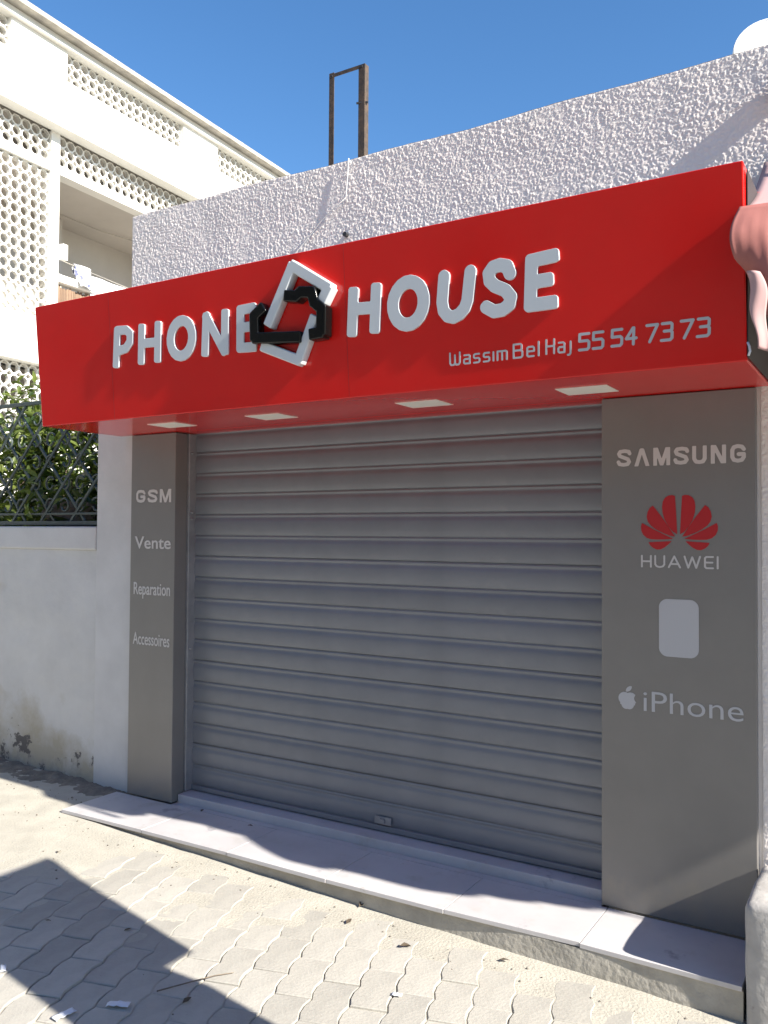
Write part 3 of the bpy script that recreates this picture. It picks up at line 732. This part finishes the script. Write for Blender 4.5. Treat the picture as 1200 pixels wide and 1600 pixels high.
# ------------------------------------------------------------------ white apartment building to the left (long facade runs away from the street)
apt = empty('apartment_building', (-5, 2.5, 0), 'white apartment building with pierced block screens and an open balcony, beyond the yard', 'building', rz=R(3.4))
def A(name, m, w0, w1, u0, u1, z0, z1, bevel=0.):       # local: x = outwards (w), y = along the facade (u)
    return box(name, m, w0, w1, u0, u1, z0, z1, apt, bevel)
U0, U1 = -3.6, 12.0
DEP = -6.0
CELL = .1405
def lattice(name, u0, u1, z0, z1, w, th=.05):
    nu = max(1, round((u1-u0)/CELL)); nz = max(1, round((z1-z0)/CELL)); cu_, cz_ = (u1-u0)/nu, (z1-z0)/nz
    mb_ = MB(); rh = .0600; c = .039
    oc = [(rh*math.cos(math.pi/8+k_*math.pi/4), rh*math.sin(math.pi/8+k_*math.pi/4)) for k_ in range(8)]
    for j in range(nz):
        for i in range(nu):
            cx, cz0 = u0+(i+.5)*cu_, z0+(j+.5)*cz_; hx, hz = cu_/2, cz_/2
            ou = [(hx, hz-c), (hx-c, hz), (-hx+c, hz), (-hx, hz-c), (-hx, -hz+c), (-hx+c, -hz), (hx-c, -hz), (hx, -hz+c)]
            ins = [(oc[k_][0]*cu_/CELL, oc[k_][1]*cz_/CELL) for k_ in range(8)]
            vs = []
            for ww in (w, w-th):
                vs += [(ww, cx+p[0], cz0+p[1]) for p in ou]+[(ww, cx+p[0], cz0+p[1]) for p in ins]
            fs = []
            for k_ in range(8):
                n2 = (k_+1) % 8
                fs.append((k_, n2, 8+n2, 8+k_)); fs.append((16+k_, 24+k_, 24+n2, 16+n2)); fs.append((8+k_, 8+n2, 24+n2, 24+k_))
            for k_ in (0, 2, 4, 6): fs.append((k_, 16+k_, 16+k_+1, k_+1))
            mb_.add(vs, fs)
    return put(mb_.mesh(name), name, M['bld'], apt, recalc=False)
# cornice and roof
A('roof', M['bld'], DEP-.2, .05, U0-.1, U1+.1, 7.80, 7.86)
A('cornice', M['cornice'], DEP-.25, .20, U0-.15, U1+.15, 7.861, 7.93, .01)
A('moulding', M['bld'], .001, .07, U0, U1, 7.765, 7.80)
# attic band with pierced panels
A('wall', M['bld'], -.2, 0, U0, U1, 6.755, 7.375)
pan = [(-2.3, .06), (.90, 3.10), (3.90, 6.10), (6.9, 9.1)]
e = U0
for (a, b_) in pan:
    A('wall', M['bld'], -.2, -.0005, e, a, 7.3755, 7.7995); lattice('pierced_screen', a, b_, 7.376, 7.764, -.07); e = b_
    A('moulding', M['bld'], -.2, -.0008, a, b_, 7.765, 7.7995)
A('wall', M['bld'], -.2, -.0005, e, U1, 7.3755, 7.7995)
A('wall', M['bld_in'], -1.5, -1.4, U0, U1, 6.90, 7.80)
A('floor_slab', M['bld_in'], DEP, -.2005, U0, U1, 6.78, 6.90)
# balcony storey
A('wall', M['bld'], -.38, -.20, U0, U1, 6.235, 6.355)           # beam
mul = [(-2.55, -2.41), (.84, .98), (4.2, 4.34), (7.5, 7.64)]
for (a, b_) in mul: A('pillar', M['bld'], -.38, -.1995, a, b_, 4.2505, 6.7545)
segs = [(U0, -2.55), (-2.41, .84), (.98, 4.2), (4.34, 7.5), (7.64, U1)]
for i, (a, b_) in enumerate(segs):
    lattice('pierced_screen', a, b_, 6.356, 6.754, -.24)
for i in (1, 3): lattice('pierced_screen', *segs[i], 4.251, 6.234, -.25)
A('parapet', M['bld'], -.36, -.2005, .98, 4.2, 4.84, 4.94, .006)
MB().tube([(-.28, .98, 5.16), (-.28, 2.6, 5.08), (-.28, 4.2, 5.14)], .006, 5).build('clothes_line', M['cornice'], apt, smooth=True)
A('ceiling', M['bld_in'], -1.75, -.3805, U0, U1, 6.236, 6.33)
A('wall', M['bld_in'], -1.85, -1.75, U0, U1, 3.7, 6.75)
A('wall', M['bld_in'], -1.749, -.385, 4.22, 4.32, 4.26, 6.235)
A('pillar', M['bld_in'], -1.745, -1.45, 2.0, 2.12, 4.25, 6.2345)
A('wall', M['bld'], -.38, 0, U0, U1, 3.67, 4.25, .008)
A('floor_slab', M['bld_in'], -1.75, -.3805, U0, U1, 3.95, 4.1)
A('bracket', M['bld'], -.2, -.12, .981, 1.06, 5.12, 5.32)
# ground storey
for (a, b_) in ((U0, -1.6), (-1.4, 1.2), (1.4, 4.4), (4.6, 8), (8.2, U1)):
    lattice('pierced_screen', a, b_, 2.76, 3.669, -.16)
    A('pillar', M['bld'], -.22, -.08, b_, min(b_+.2, U1+.1), 2.76, 3.6695)
A('wall', M['bld'], -.25, -.08, U0, U1, -.2, 2.7595)
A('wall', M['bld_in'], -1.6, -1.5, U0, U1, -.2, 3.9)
A('wall', M['bld'], DEP, DEP+.2, U0, U1, -.2, 7.8)
A('wall', M['bld'], DEP+.2, -.39, U0, U0+.2, -.2, 7.8)
A('wall', M['bld'], DEP+.2, -.39, U1-.2, U1, -.2, 7.8)
# cable on the balcony ceiling
tb = MB().tube([(-1.3, 1.9, 6.0), (-1.3, 1.95, 6.226), (-1.2, 2.6, 6.18), (-1.1, 3.4, 6.21)], (.006), 5).build('cable', M['cornice'], apt, smooth=True)
bpy.context.view_layer.update()
AM = apt.matrix_world.copy()
def apt_thing(name, loc, label, cat):
    o = empty(name, AM @ Vector(loc), label, cat, rz=R(3.4)); return o
# reed screen below the balcony rail
rs_ = apt_thing('reed_screen', (-.27, 1.0, 4.25), 'brown reed screen fixed below the balcony rail of the white building', 'screen')
sm = None
for i in range(60):
    if sm is None:
        o = MB().tube([(0, 0, .005), (0, 0, .55)], .0125, 6).build('reed', M['reed'], rs_, smooth=True); sm = o.data
    else: o = bpy.data.objects.new('reed', sm); col.objects.link(o); o.parent = rs_
    o.location = (rnd.uniform(-.003, .003), .01+i*.0262, rnd.uniform(-.004, .004)); o.scale = (1, 1, rnd.uniform(.97, 1.05))
# washing over the rail
def drape(name, u0, u1, zt, drop, m, label, seed, out=.04, lump=.05):
    root_loc = (-.2, u0, zt)
    def fn(u, v):
        uu = u*(u1-u0); s_ = -1+v*2.2           # over the rail from inside to outside
        wav = lump*mnoise.noise(Vector((uu*5+seed, s_*1.2, seed)))
        sag = .05*mnoise.noise(Vector((uu*3, seed, 0)))
        if s_ < -.15: x_, z_ = -.098+wav*.25, (s_+.15)*.5*drop
        elif s_ < .15: x_, z_ = -.08+s_*.10+wav*.1, .008-.35*s_*s_+sag*.4
        else: x_, z_ = -.063+out*soft((s_-.15)/.6)+wav*soft((s_-.15)/.5), -(s_-.15)*drop*(1+.55*mnoise.noise(Vector((uu*5, 3, seed))))+sag*.5
        return (x_, uu+.02*mnoise.noise(Vector((s_*3, uu*3, seed+4))), z_)
    o = MB().grid(fn, 36, 40).build(name, m, None, smooth=True, solid=.006)
    o.matrix_world = AM @ Matrix.Translation(Vector(root_loc)); tag(o, label, 'laundry', 'washing hung above the balcony rail'); return o
drape('hanging_cloth', 1.30, 1.58, 5.16, .30, M['print'], 'white printed cloth bunched up above the balcony rail, nearest the corner pillar', 1, .05, .14)
drape('hanging_cloth', 1.56, 3.1, 5.07, .40, M['cloth'], 'wide plain white sheet hung above the balcony rail right of the printed cloth', 5, .03, .07)

# ------------------------------------------------------------------ things on the shop roof and wall
fr = empty('sign_frame', (1.38, .3, 2.7), 'rusty open steel frame standing up behind the shop parapet', 'frame')
def angle(x, z0, z1, w, sg):
    return MB().box(min(x, x+sg*w), max(x, x+sg*w), .285, .289, z0, z1).box(min(x, x+sg*.004)-.0005*0, max(x, x+sg*.004), .2892, .325, z0, z1)
adopt(angle(1.268, 2.70, 4.245, .034, 1).build('post', M['rust']), fr)
adopt(angle(1.512, 2.70, 4.238, .042, -1).build('post', M['rust']), fr)
adopt(MB().box(1.302, 1.470, .285, .289, 4.218, 4.238).box(1.302, 1.470, .2892, .31, 4.234, 4.238).build('crossbar', M['rust']), fr)
for (x, z) in ((1.285, 4.225), (1.49, 4.225)):
    adopt(MB().tube([(x, .289, z), (x, .278, z)], .008, 6).build('bolt', M['dark']), fr)
adopt(MB().tube([(1.525, .30, 4.02), (1.46, .282, 4.022)], .007, 6).build('bolt', M['dark']), fr)
ds = empty('satellite_dish', (3.12, 4.4, 2.4), 'white satellite dish rising behind the parapet at the top right corner', 'satellite dish')
dm = MB(); nr, na = 8, 40; C0 = Vector((3.10, 4.5, 5.86)); ax = Vector((.25, -.8, .25)).normalized()
a1 = ax.cross(Vector((0, 0, 1))).normalized(); a2 = a1.cross(ax)
RD = .335
vs_ = []
for i in range(nr+1):
    r_ = RD*i/nr
    for k_ in range(na):
        t = 2*math.pi*k_/na; vs_.append(C0+a1*r_*math.cos(t)+a2*r_*1.06*math.sin(t)+ax*(.08-.09*(1-(i/nr)**2)))
dm.add(vs_, [(i*na+k_, i*na+(k_+1) % na, (i+1)*na+(k_+1) % na, (i+1)*na+k_) for i in range(nr) for k_ in range(na)])
adopt(dm.build('reflector', M['dish'], smooth=True, solid=.012), ds)
rim = [C0+a1*RD*math.cos(2*math.pi*k_/40)+a2*RD*1.06*math.sin(2*math.pi*k_/40)+ax*.08 for k_ in range(41)]
adopt(MB().tube(rim, .01, 6).build('rim', M['dish'], smooth=True), ds)
adopt(MB().tube([(3.12, 4.55, 2.4), (3.12, 4.55, 5.6), C0-ax*.02], .025, 8).build('mast', M['rail_grey'], smooth=True), ds)
adopt(MB().tube([C0-a2*.33+ax*.08, C0-a2*.1+ax*.42], .012, 6).build('feed_arm', M['rail_grey'], smooth=True), ds)
wire = MB().tube([(1.592, .012, 3.575), (1.588, .010, 3.50), (1.579, .008, 3.37), (1.52, .009, 3.335), (1.425, .008, 3.278), (1.34, .008, 3.205), (1.254, .008, 3.133), (1.20, .006, 3.07), (1.14, .004, 2.99)], .0035, 5).build('wire', M['plaster'], smooth=True)
tag(wire, 'thin white painted wire running down the stucco parapet from the rusty frame', 'wire')
an = MB().tube([(1.575, .03, 3.174), (1.575, .002, 3.174)], .013, 8).build('wall_anchor', M['dark'], smooth=False)
tag(an, 'small dark bolt stub in the stucco just above the red sign', 'bolt')

# ------------------------------------------------------------------ awning of the next shop (only its left corner is in view)
aw = empty('awning', (5, -.3, 2.9), 'faded pink and red canvas awning jutting in at the right edge', 'awning')
def fy(x):
    pts = [(3.60, -.60), (3.75, -.585), (3.95, -.540), (4.4, -.532), (5.0, -.512), (5.14, -.525), (5.28, -.605), (5.42, -.665), (5.6, -.635), (5.75, -.625), (5.9, -.632), (6.1, -.60), (6.25, -.55), (6.5, -.455), (6.75, -.40), (7.2, -.37)]
    for (a, ya), (b_, yb) in zip(pts, pts[1:]):
        if x <= b_: t = (x-a)/(b_-a); return ya+(yb-ya)*t
    return pts[-1][1]
XA0, XA1 = 3.606, 7.1
def canopy(u, v):
    x = XA0+u*(XA1-XA0); t = v
    yb, yf = -.015, fy(x); y = yb+(yf-yb)*t
    return (x+(.004 if u == 0 else 0), y, 3.09+(2.706-3.09)*t-.035*math.sin(math.pi*t)+.008*math.sin(x*9)*t*(1-t))
adopt(MB().grid(canopy, 90, 14).build('canopy', M['canvas'], smooth=True, solid=.006), aw)
def valance(u, v):
    x = XA0+.002+u*(XA1-XA0-.004); yf = fy(x)
    sc = .028*abs(math.sin((x-3.60)*math.pi/.24))+.20*soft((x-3.63)/.12)*soft((3.99-x)/.14)
    z = 2.716-v*(.249+sc)
    bl = -.060*math.sin(math.pi*min(1, v*1.05))*(1-.6*soft((x-3.6)/.5))-.012*v*(1-soft((x-3.6)/.4))
    x2 = x-.022*math.sin(math.pi*min(1, v*1.15))*(1-soft((x-3.6)/.12))+.03*soft((v-.72)/.28)*(1-soft((x-3.6)/.1))
    return (x2, yf-.004+bl+(.010*math.sin(x*11+v*2)+.012*mnoise.noise(Vector((x*16, v*1.5, 3)))+.005*mnoise.noise(Vector((x*45, v*3, 6))))*min(1, v*3), z)
adopt(MB().grid(valance, 420, 20).build('valance', M['canvas_red'], smooth=True, solid=.005), aw)
adopt(MB().tube([(3.64, -.0, 3.10), (7.1, -.0, 3.10)], .02, 8).build('rear_tube', M['canvas'], smooth=True), aw)
def flap(u, v):
    x = 3.640+.03*v+u*(.040+.01*math.sin(v*5))+.006*math.sin(v*9)
    return (x, -.672-.012*math.sin(u*3+v*2)+.012*v, 2.475-.26*v-.01*u)
adopt(MB().grid(flap, 8, 24).build('flap', M['canvas'], smooth=True, solid=.004), aw)
br = MB().box(3.632, 3.70, -.08, .02, 3.345, 3.43).build('bracket', M['rust'], bevel=.006); adopt(br, aw)
adopt(MB().tube([(3.70, -.05, 3.38), (4.2, -.3, 3.0)], .012, 6).build('stay', M['rust'], smooth=True), aw)

# rendered block at the right end of the step
bk = empty('concrete_block', (3.9, -.2, 0), 'low rough rendered block at the right end of the marble step', 'block')
def blk(u, v, f): pass
bmb = MB()
NB = 24
def nz3(p, s, a): return Vector(p)+Vector((mnoise.noise(Vector(p)*s), mnoise.noise(Vector(p)*s+Vector((9, 0, 0))), mnoise.noise(Vector(p)*s+Vector((0, 9, 0)))))*a
X0b, X1b, Y0b, Y1b, Z0b, Z1b = 3.583, 4.3, -.405, .012, -.25, .31
bme = bmesh.new(); bmesh.ops.create_cube(bme, size=1)
for v in bme.verts: v.co = (X0b+(v.co.x+.5)*(X1b-X0b), Y0b+(v.co.y+.5)*(Y1b-Y0b), Z0b+(v.co.z+.5)*(Z1b-Z0b))
bmesh.ops.bevel(bme, geom=[e_ for e_ in bme.edges], offset=.028, segments=3, affect='EDGES', profile=.5)
bmesh.ops.subdivide_edges(bme, edges=[e_ for e_ in bme.edges if e_.calc_length() > .1], cuts=14, use_grid_fill=True)
for v in bme.verts:
    v.co = nz3(v.co, 9, .0045)
    if v.co.x < X0b-.002: v.co.x = X0b-.002
me = bpy.data.meshes.new('block_body'); bme.to_mesh(me); bme.free()
adopt(put(me, 'block_body', M['block'], smooth=True), bk)

# ------------------------------------------------------------------ unseen shape added outside the frame to cast the shadow across the paving
nbd = empty('shadow_caster', (4.2, -1.35, 0), 'unseen tall grey shape added out to the right to cast the paving shadow', 'shadow caster')
def shadow_src(sx, sy, xo):   # height over the ground of a point at x = xo whose shadow reaches (sx, sy)
    t = (xo-sx)/(sdir.x); return sy+t*sdir.y, -.06+t*sdir.z
XO = 4.12
ya, za = shadow_src(.345, -.845, XO); yb_, zb_ = shadow_src(.33, -1.50, XO); yc, zc_ = shadow_src(1.60, -1.115, XO); yd, zd = shadow_src(1.63, -1.265, XO)
ye, ze = shadow_src(2.15, -1.345, XO); yg, zg = shadow_src(1.175, -1.659, XO); yh, zh = shadow_src(1.52, -1.745, XO)
mbn = MB()
def slab(poly, x0, x1):
    n = len(poly); return MB().add([(x0, *p) for p in poly]+[(x1, *p) for p in poly], [tuple(range(n)), tuple(range(n, 2*n))[::-1]]+[(i, (i+1) % n, n+(i+1) % n, n+i) for i in range(n)])
adopt(slab([(ya, za), (yc, zc_), (yg, zc_), (yb_+.0, zb_)], XO, XO+.06).build('caster_part', M['caster_part']), nbd)
adopt(slab([(yd, zc_-.001), (ye-.14, -.12), (yh-.10, -.12), (yg, zc_-.001)], XO, XO+.3).build('caster_base', M['caster_part']), nbd)

# ------------------------------------------------------------------ far side of the street, behind the camera (seen only as reflections)
op = empty('street_house', (4, -15, 0), 'long plain beige house across the street behind the viewer', 'building')
adopt(box('wall', M['facade'], -60, 40, -19, -15, -1.2, 9.4), op)
adopt(box('roof', M['cornice'], -60.2, 40.2, -19.2, -14.8, 9.401, 9.55), op)
for i in range(20):
    x = -55+i*4.6
    for z in (1.0, 4.0, 7.0):
        w = box('window', M['dark'], x, x+1.3, -15.0, -14.96, z, z+1.5); adopt(w, op)
        f_ = box('sill', M['cornice'], x-.08, x+1.38, -15.0, -14.88, z-.1, z-.001); adopt2(f_, w)

# ------------------------------------------------------------------ litter
def ground_at(px, py):
    d = fw+r2*((px-600)/FPX)-u2*((py-800)/FPX); x = 1.5
    for _ in range(8):
        t = (gz(x)-1.6)/d.z; x = CAM.x+d.x*t
    return Vector((x, CAM.y+d.y*t, gz(x)))
def leaf_mesh(seed, L):
    rs = random.Random(seed); W_ = L*.45; c = rs.uniform(.1, .3)*L
    return MB().add([(-L/2, 0, .002), (-L*.1, W_/2, c), (-L*.1, 0, .003), (-L*.1, -W_/2, c*.7), (L*.25, W_*.35, c*.8), (L*.25, 0, .004), (L*.25, -W_*.35, c), (L/2, 0, c*.5)],
                    [(0,2,1),(0,3,2),(1,2,5,4),(2,3,6,5),(4,5,7),(5,6,7)])
leaves = [(565, 1415, .05, 'dry brown leaf at the foot of the step, mid way along'), (545, 1441, .045, 'flat dry leaf lying just below the upright leaf near the step'),
          (633, 1481, .05, 'dark curled leaf on the paving below the middle of the step'), (75, 1440, .03, 'tiny dark leaf in the left part of the paving shadow'),
          (200, 1454, .035, 'tiny dark leaf near the slanting edge of the paving shadow'), (92, 1333, .05, 'pale brown leaf on the sand at the left, above the shadow'),
          (73, 1233, .05, 'dark leaf in the dirt at the foot of the old wall'), (292, 1565, .045, 'dark leaf at the bottom of the paving shadow'),
          (788, 1502, .045, 'dark scrap of leaf in the joint below the step')]
for i, (px, py, L, lb) in enumerate(leaves):
    o = leaf_mesh(i, L).build('dry_leaf', M['leaf_dry'], smooth=True); p = ground_at(px, py)
    o.location = p+Vector((0, 0, .003)); o.rotation_euler = (rnd.uniform(-.2, .2), rnd.uniform(-.2, .2), rnd.uniform(0, 6)); tag(o, lb, 'leaf', 'dry leaves on the ground')
for i, (x, y, lb) in enumerate([(1.02, -.03, 'small dark leaf in the shade on the marble step'), (.62, .02, 'dark crumb of leaf by the foot of the left grey panel')]):
    o = leaf_mesh(40+i, .04).build('dry_leaf', M['leaf_dry'], smooth=True); o.location = (x, y-.02, .003); o.rotation_euler = (0, 0, i*2); tag(o, lb, 'leaf', 'dry leaves on the ground')
for i, (px, py, s_, lb) in enumerate([(185, 1572, .05, 'pale folded paper strip in the paving shadow'), (100, 1588, .05, 'crumpled bluish paper near the bottom left corner'), (5, 1516, .03, 'white paper scrap at the left edge of the photo'), (620, 1557, .025, 'tiny white scrap on the sunlit paving')]):
    o = MB().grid(lambda u, v: ((u-.5)*s_*1.6, (v-.5)*s_*.7, .004+.012*abs(mnoise.noise(Vector((u*3+i*5, v*3, i))))), 8, 5).build('paper_scrap', M['paper'], smooth=True, solid=.001)
    o.location = ground_at(px, py)+Vector((0, 0, .002)); o.rotation_euler = (0, 0, .5+i); tag(o, lb, 'litter', 'paper scraps on the paving')
a_, b_ = ground_at(245, 1552), ground_at(365, 1523)
tw = MB().tube([a_+Vector((0, 0, .008)), a_.lerp(b_, .4)+Vector((.01, .01, .014)), a_.lerp(b_, .75)+Vector((-.005, .01, .009)), b_+Vector((0, 0, .008))], [.0028, .0024, .002, .0014], 5).build('twig', M['twig'], smooth=True)
tag(tw, 'thin dry twig lying across the edge of the paving shadow', 'twig')
pb = MB(); rs = random.Random(5)
for _ in range(420):
    if rs.random() < .55: x, y = rs.uniform(-3, .1), rs.uniform(-.30, .03)
    else: x, y = rs.uniform(-.8, 3.5), rs.choice([rs.uniform(-1.9, -.45), rs.gauss(-.5, .05)])
    if y > -.43 and x > -.05: continue
    s_ = rs.uniform(.002, .007); z = max(dirtz(x, y) if x < .1 and y > -.4 else -9, sandz(x, y))
    c = Vector((x, y, z+s_*.4)); d_ = [Vector(q)*s_*rs.uniform(.7, 1.2) for q in ((1,0,0),(-1,0,0),(0,1,0),(0,-1,0),(0,0,.8),(0,0,-.8))]
    pb.add([c+q for q in d_], [(0,2,4),(2,1,4),(1,3,4),(3,0,4),(2,0,5),(1,2,5),(3,1,5),(0,3,5)])
tag(pb.build('pebbles', M['dirt']), kind='stuff')

# a peeled strip of protective film at the lower right corner of the sign
pf = MB().tube([(3.6255, -.562, 2.262), (3.632, -.570, 2.246), (3.635, -.574, 2.228), (3.629, -.568, 2.214)], .004, 6, flat=.5).build('film_scrap', M['paper'], smooth=True)
adopt(pf, sign)
